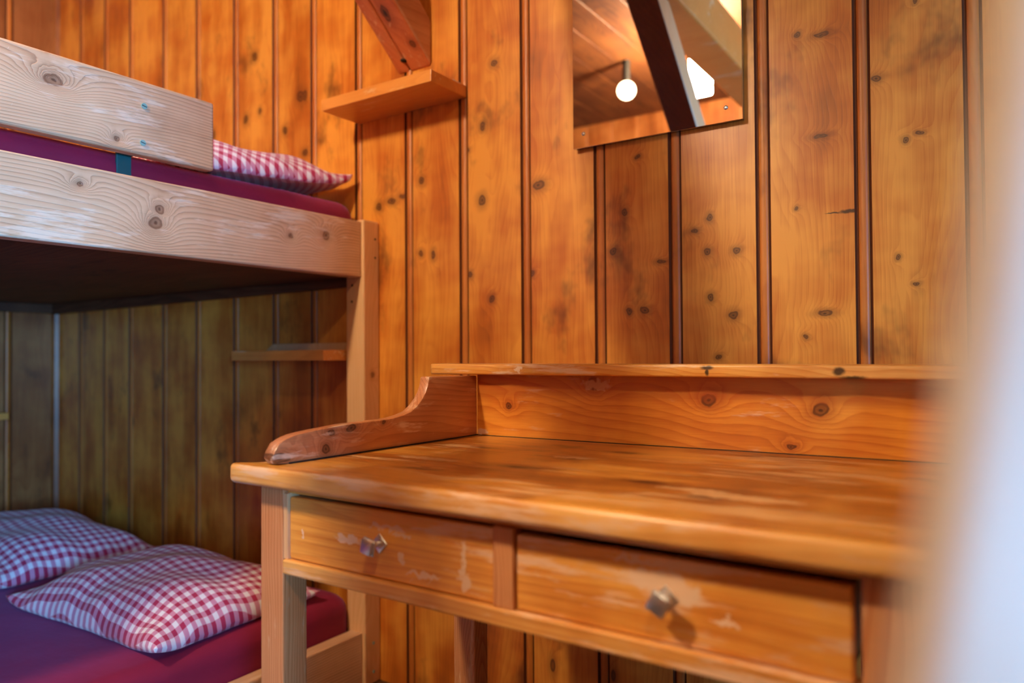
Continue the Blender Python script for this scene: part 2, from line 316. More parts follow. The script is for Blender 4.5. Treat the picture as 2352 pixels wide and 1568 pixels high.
def box(x0, x1, y0, y1, z0, z1, bev=.0, seg=2, bm=None):
    b_ = bmesh.new()
    vs = [b_.verts.new((x, y, z)) for x in (x0, x1) for y in (y0, y1) for z in (z0, z1)]
    for f in ((0, 1, 3, 2), (4, 6, 7, 5), (0, 4, 5, 1), (2, 3, 7, 6), (0, 2, 6, 4), (1, 5, 7, 3)): b_.faces.new([vs[i] for i in f])
    bmesh.ops.recalc_face_normals(b_, faces=b_.faces)
    bevel(b_, bev, seg)
    if bm is None: return b_
    tmp = bpy.data.meshes.new('t'); b_.to_mesh(tmp); b_.free(); bm.from_mesh(tmp); bpy.data.meshes.remove(tmp); return bm
def prism(pts, fn0, fn1, bev=0, seg=2, ang=40, top=None):
    """pts 2-D outline; fn0/fn1 map an outline point to 3-D on the two end faces."""
    b_ = bmesh.new(); A = [b_.verts.new(fn0(p)) for p in pts]; B = [b_.verts.new(fn1(p)) for p in pts]; n = len(pts)
    b_.faces.new(A); b_.faces.new(B[::-1])
    for i in range(n): b_.faces.new([A[i], B[i], B[(i+1) % n], A[(i+1) % n]])
    bmesh.ops.recalc_face_normals(b_, faces=b_.faces); bevel(b_, bev, seg, ang); return b_
def cyl(p, q, r, n=20, bm=None, r2=None, bev=0):
    b_ = bm or bmesh.new(); p = Vector(p); q = Vector(q); d = (q-p); L = d.length; R = d.to_track_quat('Z', 'Y').to_matrix().to_4x4()
    mt = Matrix.Translation((p+q)/2) @ R
    bmesh.ops.create_cone(b_, cap_ends=True, segments=n, radius1=r, radius2=r if r2 is None else r2, depth=L, matrix=mt)
    return b_
def setk(o, label=None, cat=None, group=None, kind=None):
    if label: o['label'] = label
    if cat: o['category'] = cat
    if group: o['group'] = group
    if kind: o['kind'] = kind
    return o
def thing(name, label, cat, loc, group=None):
    o = bpy.data.objects.new(name, None); C.objects.link(o); o.location = loc; o.empty_display_size = .05
    return setk(o, label, cat, group)
def autosmooth(o, deg=35):
    me = o.data
    for p in me.polygons: p.use_smooth = True
    bm = bmesh.new(); bm.from_mesh(me)
    for e in bm.edges: e.smooth = not (len(e.link_faces) == 2 and e.calc_face_angle(0) > math.radians(deg))
    bm.to_mesh(me); bm.free(); return o

# ------------------------------------------------------------------ panelled walls
def panel(name, grooves, s0, s1, z0, z1, fn, mat, deep=(), back=.03):
    """boards with a bead moulding at each joint; s runs along the wall, d is depth (towards the room is positive)."""
    prof = []; ids = []
    def add(s, d, i): prof.append((s, d)); ids.append(i)
    gs = sorted(g for g in grooves if s0+.02 < g < s1-.02)
    add(s0, 0, 0)
    for k, g in enumerate(gs):
        dp = .018 if any(abs(g-q) < .01 for q in deep) else .007
        add(g-.0165, 0, k); add(g-.0135, -dp, k); add(g-.0115, -dp, k)
        for j in range(9):
            t = math.pi*(1-j/8); add(g+.0005+.0105*math.cos(t), -.005+.0065*math.sin(t), k+1)
        add(g+.0125, -.006, k+1); add(g+.0155, 0, k+1)
    add(s1, 0, len(gs)); add(s1, -back, len(gs)); add(s0, -back, 0)
    bm = bmesh.new(); lay = bm.faces.layers.float.new('pid')
    A = [bm.verts.new(fn(s, d, z0)) for s, d in prof]; B = [bm.verts.new(fn(s, d, z1)) for s, d in prof]; n = len(prof)
    for i in range(n):
        j = (i+1) % n; f = bm.faces.new([A[i], A[j], B[j], B[i]])
        f[lay] = ids[i] if i == n-1 or ids[i] != ids[j] else ids[j]
    bm.faces.new(A); bm.faces.new(B[::-1])
    o = link(name, bm, [mat, M['bead'], M['groove']])
    for i in range(n):
        j = (i+1) % n
        if prof[i][1] != 0 or prof[j][1] != 0:
            if prof[i][1] > -back and prof[j][1] > -back: o.data.polygons[i].material_index = 2 if min(prof[i][1], prof[j][1]) < -.0045 else 1
    return autosmooth(o, 50)
CZ = 2.62; XL = -3.515; XR = 1.7; YB = -3.2
gw = [-3.303, -3.10, -2.9073, -2.6685, -2.4529, -2.2305, -2.018, -1.829, -1.628, -1.4259, -1.2266, -1.0243, -.8113, -.6202, -.4232, -.2289, -.0529+.012]
x = gw[-1]
while x < XR: x += .2; gw.append(x)
setk(panel('wall_back', gw, XL, XR, 0, CZ, lambda s, d, z: (s, -d, z), M['wall'], deep=(-1.628,)), kind='structure', label='boarded orange pine wall with beaded joints behind the desk and the mirror')
gl = [-.193-.2*i for i in range(16)]
setk(panel('wall_left', gl, YB, 0, 0, CZ, lambda s, d, z: (XL+d, s, z), M['wall2']), kind='structure')
# right wall and the wall behind the photographer (with a window and a door)
W0, W1, Z0, Z1 = WIN['y0'], WIN['y1'], WIN['z0'], WIN['z1']
DX0, DX1 = -1.62, -1.02
def board_wall(name, a0, a1, hole, fn, mat):
    bmw = bmesh.new(); lay = bmw.faces.layers.float.new('pid'); h0, h1, hz0, hz1 = hole
    def slab(u0, u1, z0, z1, i):
        b0 = fn(u0, u1); tb = box(b0[0], b0[1], b0[2], b0[3], z0, z1, .004, 1); tmp = bpy.data.meshes.new('t'); tb.to_mesh(tmp); tb.free()
        n0 = len(bmw.faces); bmw.from_mesh(tmp); bpy.data.meshes.remove(tmp); bmw.faces.ensure_lookup_table()
        for f in bmw.faces[n0:]: f[lay] = i
    xx = a0; i = 0
    while xx < a1-.01:
        nx = min(c for c in (xx+.2, h0, h1, a1) if c > xx+.001); mid = (xx+nx)/2
        if h0 < mid < h1:
            if hz0 > .05: slab(xx, nx, 0, hz0, i)
            slab(xx, nx, hz1, CZ, i)
        else: slab(xx, nx, 0, CZ, i)
        xx = nx; i += 1
    setk(link(name, bmw, mat), kind='structure')
board_wall('wall_front', XL, XR, (DX0, DX1, 0, 2.05), lambda a, b: (a, b, YB-.04, YB), M['wall2'])
board_wall('wall_right', YB, 0, (W0, W1, Z0, Z1), lambda a, b: (XR, XR+.04, a, b), M['wall2'])
# ceiling boards along y, floor boards along y
def boards(name, z0, z1, wdt, mat, gap=.006, bev=.006):
    bm = bmesh.new(); lay = bm.faces.layers.float.new('pid'); x = XL; k = 0
    while x < XR+.03:
        tb = box(x+gap/2, min(x+wdt, XR+.04)-gap/2, YB-.05, .03, z0, z1, bev, 1); tmp = bpy.data.meshes.new('t'); tb.to_mesh(tmp); tb.free()
        n0 = len(bm.faces); bm.from_mesh(tmp); bpy.data.meshes.remove(tmp); bm.faces.ensure_lookup_table()
        for f in bm.faces[n0:]: f[lay] = k
        x += wdt; k += 1
    zb = z1+.001 if z0 > 1 else z0-.011
    box(XL-.04, XR+.06, YB-.06, .04, zb, zb+.01, 0, 1, bm)
    return setk(link(name, bm, mat), kind='structure')
boards('ceiling', CZ, CZ+.03, .17, M['ceil'], .004, .003)
boards('floor', -.03, 0, .16, M['floor'], .003, .002)
setk(link('trim_1', prism([(XL, 0), (XL+.022, 0), (XL+.016, -.016), (XL, -.022)], lambda p: (p[0], p[1]-.0005, .02), lambda p: (p[0], p[1]-.0005, CZ-.002)), M['wall2']), kind='structure')

# window in the right wall
wt = bpy.data.objects.new('window_1', None); C.objects.link(wt); wt.location = (XR, (W0+W1)/2, Z0); setk(wt, kind='structure')
bmf = bmesh.new()
for a in ((W0, W0+.05, Z0, Z1), (W1-.05, W1, Z0, Z1), (W0, W1, Z0, Z0+.05), (W0, W1, Z1-.05, Z1), ((W0+W1)/2-.02, (W0+W1)/2+.02, Z0, Z1)):
    box(XR-.02, XR+.03, a[0], a[1], a[2], a[3], .004, 1, bmf)
link('window_frame', bmf, M['shelf'], wt)
link('window_pane', box(XR+.004, XR+.008, W0+.04, W1-.04, Z0+.04, Z1-.04), M['glass'], wt)
link('window_sill', box(XR-.09, XR, W0-.04, W1+.04, Z0-.03, Z0, .005), M['shelf'], wt)
dt = bpy.data.objects.new('door_1', None); C.objects.link(dt); dt.location = ((DX0+DX1)/2, YB, 0); setk(dt, kind='structure')
bmd = box(DX0+.05, DX1-.05, YB-.04, YB-.005, .01, 2.0, .004)
for (a, c) in ((.2, .95), (1.1, 1.85)): box(DX0+.13, DX1-.13, YB-.006, YB+.006, a, c, .005, 1, bmd)
link('door_panel', bmd, M['door'], dt)
bmd = bmesh.new()
for a in ((DX0, DX0+.06, 0, 2.05), (DX1-.06, DX1, 0, 2.05), (DX0, DX1, 2.0, 2.06)): box(a[0], a[1], YB-.04, YB+.02, a[2], a[3], .004, 1, bmd)
link('door_frame', bmd, M['shelf'], dt)
link('door_handle', cyl((DX0+.12, YB-.01, 1.0), (DX0+.12, YB+.05, 1.0), .012), M['chrome'], dt)

# purlin and braces (seen in the mirror), brace on the boarded wall
t = link('ceiling_beam', box(-1.08, -.92, YB, 0-.001, 2.18, 2.36, .01), M['shelf']); setk(t, kind=None, label='long pale roof beam running toward the wall, seen in the top right of the mirror', cat='beam')
t['category'] = 'beam'
def yz(pts, x0, x1, mats, bev, name, label=None):
    o = link(name, prism(pts, lambda p: (x0, p[0], p[1]), lambda p: (x1, p[0], p[1]), bev, 2), mats); return o
# mirror brace: right face X=-.95, lower arris passes (y=-.744,z=2.154)-(y=-1.110,z=1.815), slope .926
sl = (2.154-1.815)/(1.110-.744)
def zl(y): return 2.154+(y+.744)*sl
top_t = .125
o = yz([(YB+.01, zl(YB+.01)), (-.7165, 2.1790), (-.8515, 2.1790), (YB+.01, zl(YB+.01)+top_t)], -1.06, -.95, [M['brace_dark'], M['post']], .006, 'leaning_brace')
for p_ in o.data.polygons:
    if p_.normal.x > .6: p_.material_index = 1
setk(o, 'leaning timber brace with pale side and dark underside crossing the mirror', 'beam')
sl2 = .834
def zl2(y): return 1.7735-y*sl2
ye = -1.0
br = thing('wall_brace', 'diagonal timber brace running up from the wall behind the upper small shelf', 'beam', (-1.39, 0, 1.77))
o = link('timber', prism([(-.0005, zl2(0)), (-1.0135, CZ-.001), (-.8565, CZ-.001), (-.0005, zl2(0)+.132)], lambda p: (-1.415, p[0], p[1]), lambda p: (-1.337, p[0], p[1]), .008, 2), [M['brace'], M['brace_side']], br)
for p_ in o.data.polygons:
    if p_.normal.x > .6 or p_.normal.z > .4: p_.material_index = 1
o = link('split_strip', prism([(-.0005, zl2(0)+.002), (-1.0115, CZ-.001), (-.8565, CZ-.001), (-.0005, zl2(0)+.132)], lambda p: (-1.462, p[0], p[1]), lambda p: (-1.418, p[0], p[1]), .006, 2), M['brace'], br)
o['label'] = 'left third of the brace, split off by a long crack'
nrm = Vector((0, -sl2, -1)).normalized()*-1
for (y, xk, r) in ((-.03, -1.4165, .009),):
    c_ = Vector((xk, y, zl2(y))); bmk = bmesh.new(); bmesh.ops.create_uvsphere(bmk, u_segments=16, v_segments=8, radius=r, matrix=Matrix.Translation(c_) @ Matrix.Diagonal((1, 1.3, .5, 1)))
    link('knot', bmk, M['gapline'], br, True)

# ------------------------------------------------------------------ desk
DZ = .7867
dk = thing('writing_desk', 'worn honey-brown pine desk with two drawers and raised back board', 'desk', (-.52, -.58, 0))
def arc(cx, cy, r, a0, a1, n=6): return [(cx+r*math.cos(math.radians(a0+(a1-a0)*k/n)), cy+r*math.sin(math.radians(a0+(a1-a0)*k/n))) for k in range(n+1)]
slab_pts = [(-1.030, -.8695)] + [(.04, -.8695), (.045, -.86), (.045, -.268)] + [(-.99, -.318), (-.992, -.79), (-1.012, -.832), (-1.043, -.853), (-1.0455, -.862)]
o = link('desk_top', prism(slab_pts, lambda p: (p[0], p[1], DZ-.031), lambda p: (p[0], p[1], DZ), .0095, 4, 60), [M['top'], M['edge']], dk); autosmooth(o, 50)
for p in o.data.polygons:
    if abs(p.normal.z) < .85: p.material_index = 1
# left and right side boards, profile in y-z
prof = [(-.8225, DZ), (-.8445, DZ+.002), (-.8525, DZ+.012), (-.848, DZ+.022), (-.8397, .8204), (-.826, .8268), (-.8097, .8311), (-.79, .8336), (-.7646, .8356), (-.73, .838), (-.7065, .8395), (-.6544, .8402),
        (-.61, .8405), (-.587, .8415), (-.562, .845), (-.5387, .8506), (-.521, .861), (-.5069, .8736), (-.497, .886), (-.4911, .8983), (-.4885, .908), (-.487, .9155), (-.3354, .9135), (-.3354, DZ)]
def sideboard(xb, xf, th, name):
    # the board runs from the back (inner face xb at y=-.3354) to the front (inner face xf at y=-.82)
    def X(y, k): return xb+(xf-xb)*(-.3354-y)/.4846+k
    o = link(name, prism(prof, lambda p: (X(p[0], -th), p[0], p[1]), lambda p: (X(p[0], 0), p[0], p[1]), .003, 2, 50), M['side'], dk)
    return autosmooth(o, 40)
sideboard(-.9365, -.950, .024, 'side_board')
sideboard(.022, .022, .024, 'side_board')
# narrow dark joint between the side board and the top
bb = bmesh.new()
def bq(bm, P, z0, z1):
    A = [bm.verts.new((x, y, z0)) for x, y in P]; B = [bm.verts.new((x, y, z1)) for x, y in P]; n = len(P)
    bm.faces.new(A); bm.faces.new(B)
    for i in range(n): bm.faces.new([A[i], A[(i+1) % n], B[(i+1) % n], B[i]])
    bmesh.ops.recalc_face_normals(bm, faces=bm.faces)
bq(bb, [(-.9495, -.822), (-.9476, -.822), (-.9350, -.3354), (-.9365, -.3354)], DZ-.001, DZ+.0022)
bq(bb, [(-.9365, -.3372), (-.9365, -.3354), (.0, -.289), (.0, -.2908)], DZ-.001, DZ+.0012)
link('dark_joint', bb, M['gapline'], dk)
# back board follows (-.9365,-.3354) to (-.10,-.293)
bbm = bmesh.new(); bq(bbm, [(-.9365, -.3354), (-.001, -.288), (-.001, -.266), (-.9365, -.3134)], DZ, .9165); bevel(bbm, .001, 1)
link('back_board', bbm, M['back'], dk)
# shelf on the back board, with slightly chipped front edge
sp_ = []
random.seed(3)
for k in range(25):
    x_ = -1.035+1.075*k/24; n_ = .0
    if k in (4,): n_ = .003
    if k in (13,): n_ = .0045
    if k in (18, 19): n_ = .004
    sp_.append((x_, -.366+.030*(x_+.94)*1.2+n_))
sp_ = [(-1.046, -.345)]+[(-1.043, -.362)]+sp_+[(.045, -.25), (-1.046, -.30)]
o = link('desk_shelf', prism(sp_, lambda p: (p[0], p[1], .9162), lambda p: (p[0], p[1], .9385), .004, 3, 30), M['shelf_edge'], dk); autosmooth(o, 40)
# legs
def leg(x0, x1, y0, y1, z1=DZ-.031): return link('leg', box(x0, x1, y0, y1, 0, z1, .003), M['leg'], dk)
leg(-.9985, -.9435, -.8385, -.7905); leg(-.1158, -.058, -.8385, -.79)
leg(-.9606, -.905, -.39, -.345); leg(-.1, -.045, -.37, -.325)
F = -.8385
link('rail', box(-.9435, -.1158, -.829, -.815, .7425, DZ-.0315, .001), M['front'], dk)['label'] = 'strip under the desk top'
bmr = box(-.9415, -.1150, F-.0035, F+.03, .6185, .6415, .003); link('rail', bmr, M['edge'], dk)['label'] = 'scuffed rail below the drawers'
link('divider', box(-.5415, -.5105, F+.0, F+.03, .6415, .7425, .002), M['leg'], dk)
link('drawer_frame', box(-.9435, -.934, F+.001, F+.025, .6415, .7435, .001), M['post'], dk)['label'] = 'pale strip at the left of the small drawer'
# side aprons and back apron, drawer boxes
link('side_apron', box(-.985, -.965, -.79, -.39, .62, DZ-.031), M['side'], dk); link('side_apron', box(-.09, -.07, -.79, -.37, .62, DZ-.031), M['side'], dk)
link('back_apron', box(-.905, -.1, -.362, -.345, .62, DZ-.031), M['front'], dk)
def drawer(x0, x1, z0, z1, kx, kz, kscale, rotk, lab):
    d = link('drawer', box(x0, x1, F+.004, F+.022, z0, z1, .003), M['front'], dk); d['label'] = lab
    bx = bmesh.new()
    box(x0+.006, x0+.016, F+.022, -.40, z0+.002, z1-.012, 0, 1, bx); box(x1-.016, x1-.006, F+.022, -.40, z0+.002, z1-.012, 0, 1, bx)
    box(x0+.006, x1-.006, -.41, -.40, z0+.002, z1-.012, 0, 1, bx); box(x0+.006, x1-.006, F+.022, -.40, z0+.002, z0+.008, 0, 1, bx)
    link('drawer_box', bx, M['side'], d)
    y0 = F+.004; s = kscale; R = Matrix.Rotation(rotk, 4, 'Y'); T = Matrix.Translation((kx, y0, kz))
    def sq(h, ya, yb, h2=None, dome=0, bev=.001):
        # square block, side 2h at ya (towards the drawer) and 2h2 at yb
        h2 = h if h2 is None else h2; b_ = bmesh.new()
        A = [b_.verts.new((sx*h, ya, sz*h)) for sx, sz in ((-1, -1), (1, -1), (1, 1), (-1, 1))]; B = [b_.verts.new((sx*h2, yb, sz*h2)) for sx, sz in ((-1, -1), (1, -1), (1, 1), (-1, 1))]
        b_.faces.new(A); b_.faces.new(B[::-1])
        for i in range(4): b_.faces.new([A[i], B[i], B[(i+1) % 4], A[(i+1) % 4]])
        bmesh.ops.recalc_face_normals(b_, faces=b_.faces); bevel(b_, bev, 3, 20); return b_
    bk = bmesh.new()
    for piece, rr in ((sq(.0105*s, 0, -.002*s, .0100*s, bev=.0007), math.radians(45)), (sq(.0085*s, -.0075*s-.0140*s, -.0165*s-.0120*s, .0108*s, bev=.0022), rotk)):
        tmp = bpy.data.meshes.new('t'); piece.transform(T @ Matrix.Rotation(rr, 4, 'Y')); piece.to_mesh(tmp); piece.free(); bk.from_mesh(tmp); bpy.data.meshes.remove(tmp)
    # second thinner step of the head and the turned stem
    piece = sq(.0114*s, -.0200*s, -.0235*s, .0114*s, bev=.0012); tmp = bpy.data.meshes.new('t'); piece.transform(T @ R); piece.to_mesh(tmp); piece.free(); bk.from_mesh(tmp); bpy.data.meshes.remove(tmp)
    P = lambda d_: (kx, y0-d_*s, kz)
    cyl(P(.001), P(.004), .0080*s, 24, bk, .0066*s); cyl(P(.003), P(.0055), .0058*s, 24, bk, .0045*s); cyl(P(.004), P(.022), .0036*s, 20, bk)
    k = link('knob', bk, M['chrome'], d); autosmooth(k, 30); k['label'] = 'square chrome knob on a stem'
    return d
drawer(-.9325, -.5425, .6425, .7385, -.7395, .6925, 1.0, math.radians(12), 'smaller left drawer with scuffed front')
drawer(-.508, -.1235, .6425, .7350, -.3115, .6915, 1.0, math.radians(28), 'right drawer with pale patch around its knob')

# ------------------------------------------------------------------ upper small shelf, lower small shelf, shelf on the left wall
def wshelf(x0, x1, dep, z0, z1, label, name='wall_shelf'):
    o = link(name, box(x0, x1, -dep, -.0005, z0, z1, .0015), M['shelf']); return setk(o, label, 'shelf', None)
us = thing('wall_shelf', 'small orange pine shelf on the wall beneath the diagonal brace', 'shelf', (-1.42, 0, 1.66))
link('board', box(-1.6256, -1.215, -.1506, -.0005, 1.6607, 1.6928, .0015), M['shelf'], us)
link('chipped_corner', box(-1.224, -1.2145, -.06, -.025, 1.6905, 1.694, .0012), M['white'], us)['label'] = 'white chipped patch on the end'
ls = thing('wall_shelf', 'small shelf with a batten on the wall between the two bunks', 'shelf', (-1.83, 0, .94))
link('board', box(-2.045, -1.620, -.15, -.0005, .943, .9735, .0015), M['shelf'], ls)
link('batten', prism([(-2.04, .9735), (-1.622, .9735), (-1.622, .996), (-2.005, .996)], lambda p: (p[0], -.0005, p[1]), lambda p: (p[0], -.022, p[1]), .001, 1), M['post'], ls)
o = link('wall_shelf', box(XL+.0005, XL+.14, -.68, -.245, .705, .732, .0015), M['shelf']); setk(o, 'short shelf end on the side wall above the lower bunk pillows', 'shelf')

# ------------------------------------------------------------------ mirror
mi = thing('wall_mirror', 'frameless rectangular mirror screwed to the wall above the desk', 'mirror', (-.665, 0, 1.46))
mx0, mx1, mz = -.546*1.6, -.2872*1.6, .96+.3122*1.6
link('backing', box(mx0+.002, mx1-.002, -.012, -.0005, mz+.002, mz+.64), M['glassedge'], mi)
link('mirror_glass', box(mx0, mx1, -.018, -.0121, mz, mz+.642, .0006, 1), [M['mirror']], mi)
MS0, MS1 = (-.8453, 1.4937), (-.4958, 1.4906)
for (x_, z_) in (MS0, MS1, (-.853, 2.075), (-.4835, 2.075)):
    bs = bmesh.new(); bmesh.ops.create_uvsphere(bs, u_segments=20, v_segments=10, radius=.0048, matrix=Matrix.Translation((x_, -.018, z_)) @ Matrix.Diagonal((1, .6, 1, 1)))
    link('screw_cap', bs, M['chrome'], mi, True)

# ------------------------------------------------------------------ bunk bed
RX = -1.5533; TH = .045
bk = thing('bunk_bed', 'built-in pine bunk bed for sleeping side by side, with two decks', 'bed', (-2.5, -1.3, 0))
def screws(pts, par, r=.007, mat='zinc', nrm=(1, 0, 0)):
    for (x_, y_, z_) in pts:
        n_ = Vector(nrm); p_ = Vector((x_, y_, z_)); b_ = cyl(p_-n_*.002, p_+n_*.0012, r, 20); b2 = cyl(p_+n_*.0006, p_+n_*.0018, r*.8, 20, b_, r*.55)
        # slot
        link('screw', b_, M[mat], par)
YE = -2.6
r1 = link('side_rail', box(RX-TH, RX, YE, -.066, 1.185, 1.3475, .004, 3), M['rail'], bk); r1['label'] = 'upper deck side board'
gd = link('guard_board', box(RX-.032, RX, YE, -.545, 1.397, 1.5592, .006, 3), M['rail'], bk); gd['label'] = 'raised guard board with two slotted screws'
for (y_, z_) in ((-.7164, 1.5044), (-.7192, 1.4236)):
    c_ = Vector((RX, y_, z_)); b_ = cyl(c_-Vector((.001, 0, 0)), c_+Vector((.0015, 0, 0)), .0065, 24)
    s_ = link('screw', b_, M['zinc'], gd)
    sl_ = box(RX+.0012, RX+.0019, y_-.0055, y_+.0055, z_-.0007, z_+.0007); bmesh.ops.rotate(sl_, verts=sl_.verts, cent=c_, matrix=Matrix.Rotation(math.radians(-12), 3, 'X')); link('slot', sl_, M['gapline'], s_)
for zz in (1.5044, ): pass
link('strap', box(RX-.052, RX-.0455, -.7517, -.7192, 1.20, 1.54, .001), M['steel'], bk)['label'] = 'dark blue-green steel strap'
link('strap_foot', box(RX-.0455, RX-.033, -.7517, -.7192, 1.40, 1.54, .001), M['steel'], bk)
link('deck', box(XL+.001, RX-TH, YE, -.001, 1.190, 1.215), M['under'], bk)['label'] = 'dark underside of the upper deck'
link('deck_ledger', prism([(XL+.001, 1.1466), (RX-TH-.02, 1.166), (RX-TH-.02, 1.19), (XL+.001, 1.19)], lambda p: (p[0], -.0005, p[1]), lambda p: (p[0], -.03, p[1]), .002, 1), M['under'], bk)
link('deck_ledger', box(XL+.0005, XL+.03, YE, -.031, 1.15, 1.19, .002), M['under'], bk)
post = link('post', box(-1.617, -1.544, -.065, -.0005, 0, 1.353, .005, 3), M['post'], bk)
for z_ in (1.30, 1.245): 
    link('screw', cyl((-1.545, -.018, z_), (-1.5432, -.018, z_), .0032, 14), M['screw'], post)
for (x_, z_) in ((-1.59, 1.163), (-1.592, 1.115)): link('screw', cyl((x_, -.064, z_), (x_, -.0662, z_), .0034, 14), M['screw'], post)
lr = link('side_rail', box(RX-TH, RX, YE, -.066, .002, .157, .003), M['rail'], bk); lr['label'] = 'lower deck side board'
for z_ in (.118, .035): link('screw', cyl((-1.545, -.03, z_), (-1.5428, -.03, z_), .0042, 16), M['zinc'], post)
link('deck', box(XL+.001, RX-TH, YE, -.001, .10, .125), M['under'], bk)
link('post', box(-1.617, -1.544, YE, YE+.065, 0, 1.353, .005), M['post'], bk)

def mattress(name, label, x0, x1, y0, y1, z0, z1, r, seed, parent=None):
    """rounded box with a soft, slightly uneven fitted-sheet surface"""
    rnd = random.Random(seed); bm = bmesh.new(); nx, ny = 64, 70; V = {}
    ph = [rnd.uniform(0, 6) for _ in range(8)]
    def P(i, j, k):
        u = i/nx; v = j/ny; x_ = x0+(x1-x0)*u; y_ = y0+(y1-y0)*v
        return x_, y_
    # superellipsoid-like shell: grid cube projected
    def shell(face_pts): pass
    lev = 12
    rows = []
    per = []
    def ring(inset, z, wob):
        pts = []
        a0, a1, b0, b1 = x0+inset, x1-inset, y0+inset, y1-inset; rc = max(.02, r*1.1-inset*.5)
        def seg(cx, cy, s): return [(cx+rc*math.cos(math.radians(s+90*t/8)), cy+rc*math.sin(math.radians(s+90*t/8))) for t in range(9)]
        cs = [(a1-rc, b0+rc, -90), (a1-rc, b1-rc, 0), (a0+rc, b1-rc, 90), (a0+rc, b0+rc, 180)]
        for ci, c_ in enumerate(cs):
            sg = seg(*c_); pts += sg; nxt = seg(*cs[(ci+1) % 4])[0]; n_ = 40
            for t in range(1, n_): pts.append((sg[-1][0]+(nxt[0]-sg[-1][0])*t/n_, sg[-1][1]+(nxt[1]-sg[-1][1])*t/n_))
        out = []
        for (px, py) in pts:
            w_ = wob*(math.sin(px*9+ph[0])*.4+math.sin(py*13+ph[1])*.5+math.sin((px+py)*31+ph[2])*.3)
            out.append(bm.verts.new((px, py, z+w_)))
        return out
    H = z1-z0; rr = []
    for t in range(7): a = math.pi/2*t/6; rr.append((r*.45*(1-math.sin(a)), z0+r*.45*(1-math.cos(a))))
    for t in range(9): a = math.pi/2*t/8; rr.append((r*(1-math.cos(a)), z1-r+r*math.sin(a)))
    for t in (1.6, 2.4, 4, 8, 14): rr.append((r*t if r*t < .42 else .42, z1+.003))
    rings = [ring(a, z, .0015 if z > z0+.01 else 0) for a, z in rr]
    for A, B in zip(rings, rings[1:]):
        n = len(A)
        for i in range(n): bm.faces.new([A[i], A[(i+1) % n], B[(i+1) % n], B[i]])
    bm.faces.new(rings[-1]); bm.faces.new(rings[0][::-1])
    o = link(name, bm, M['sheet'], parent, True); return o
o = mattress('mattress', '', XL+.03, -1.601, YE+.02, -.03, 1.216, 1.412, .045, 1); setk(o, 'maroon-sheeted mattress on the upper deck behind the guard board', 'mattress')
# three mattresses side by side below, heads against the boarded wall
o = mattress('mattress', '', XL+.02, -1.601, YE+.02, -.05, .126, .262, .05, 2); setk(o, 'maroon-sheeted mattress on the lower deck under two pillows', 'mattress')

# ------------------------------------------------------------------ pillows
def pillow(label, cx, cy, z, sx, sy, h, yaw, seed, tilt=(0, 0, 0), sag=.0, pull=1.0, uvs=1.0, uvr=0.0):
    rnd = random.Random(seed); n = 60; bm = bmesh.new(); uvl = bm.loops.layers.uv.new('UVMap')
    ph = [rnd.uniform(0, 6.28) for _ in range(12)]
    def shape(u, v, side):
        # pillow plan pinches in between the corners; thickness falls to the seam
        e = 1-.10*pull*(1-u*u)*0 ; px = u*(1-.085*pull*(1-v*v)**.0*(v*v)*0-.07*pull*(1-v*v)*abs(u)**3); py = v*(1-.09*pull*(1-u*u)*abs(v)**3)
        f = max(0, (1-abs(u)**2.6))**.55*max(0, (1-abs(v)**2.6))**.55
        th = h*f
        edge = max(abs(u), abs(v))
        wr = .0045*math.sin(u*17+ph[0]+2*math.sin(v*3+ph[1]))*(abs(v)**3)+.0045*math.sin(v*15+ph[2]+2*math.sin(u*3))*(abs(u)**3)
        wr += .006*math.sin((u+v)*5+ph[3])*f+.006*math.sin((u*1.3-v)*6.5+ph[4])*f
        if side > 0: zz = th*.86+wr+.012
        else: zz = -th*.14*0+wr*.2*(1-f)+.002
        flare = .022*max(0, (abs(u)*abs(v)))**6
        return px*sx/2, py*sy/2, zz+flare*1.0+(.012*(1-f)*(1 if side < 0 else 0)*0)
    grids = []
    for side in (1, -1):
        G = [[None]*(n+1) for _ in range(n+1)]
        for i in range(n+1):
            for j in range(n+1):
                tu = -1+2*i/n; tv = -1+2*j/n
                u = math.sin(tu*math.pi/2)*.55+tu*.45; v = math.sin(tv*math.pi/2)*.55+tv*.45
                if side < 0 and (i in (0, n) or j in (0, n)): G[i][j] = grids[0][i][j]; continue
                p = shape(u, v, side)
                G[i][j] = bm.verts.new(p)
        grids.append(G)
    UV = {}
    for i in range(n+1):
        for j in range(n+1):
            tu = -1+2*i/n; tv = -1+2*j/n
            u = math.sin(tu*math.pi/2)*.55+tu*.45; v = math.sin(tv*math.pi/2)*.55+tv*.45; UV[(i, j)] = (u*sx/2*1.06+.01*math.sin(v*4+ph[5]), v*sy/2*1.08+.01*math.sin(u*4+ph[6]))
    for k_ in UV:
        a_, b_ = UV[k_]; UV[k_] = ((a_*math.cos(uvr)-b_*math.sin(uvr))*uvs, (a_*math.sin(uvr)+b_*math.cos(uvr))*uvs)
    for gi, G in enumerate(grids):
        for i in range(n):
            for j in range(n):
                ids = [(i, j), (i+1, j), (i+1, j+1), (i, j+1)]
                f = bm.faces.new([G[a][b] for a, b in ids]); f.smooth = True
                for lp, k in zip(f.loops, ids): lp[uvl].uv = UV[k]
    mt = Matrix.Rotation(yaw, 4, 'Z')
    o = link('pillow', bm, M['gingham'], None, True)
    o.location = (cx, cy, z); o.rotation_euler = (tilt[0], tilt[1], yaw)
    return setk(o, label, 'pillow', None)
pillow('red and white gingham pillow on the lower bunk, nearest the desk leg', -1.955, -.425, .268, .69, .50, .135, math.radians(2), 4)
pillow('gingham pillow on the lower bunk in the corner, bluish in the window light', -2.83, -.42, .268, .74, .54, .15, math.radians(0), 9)
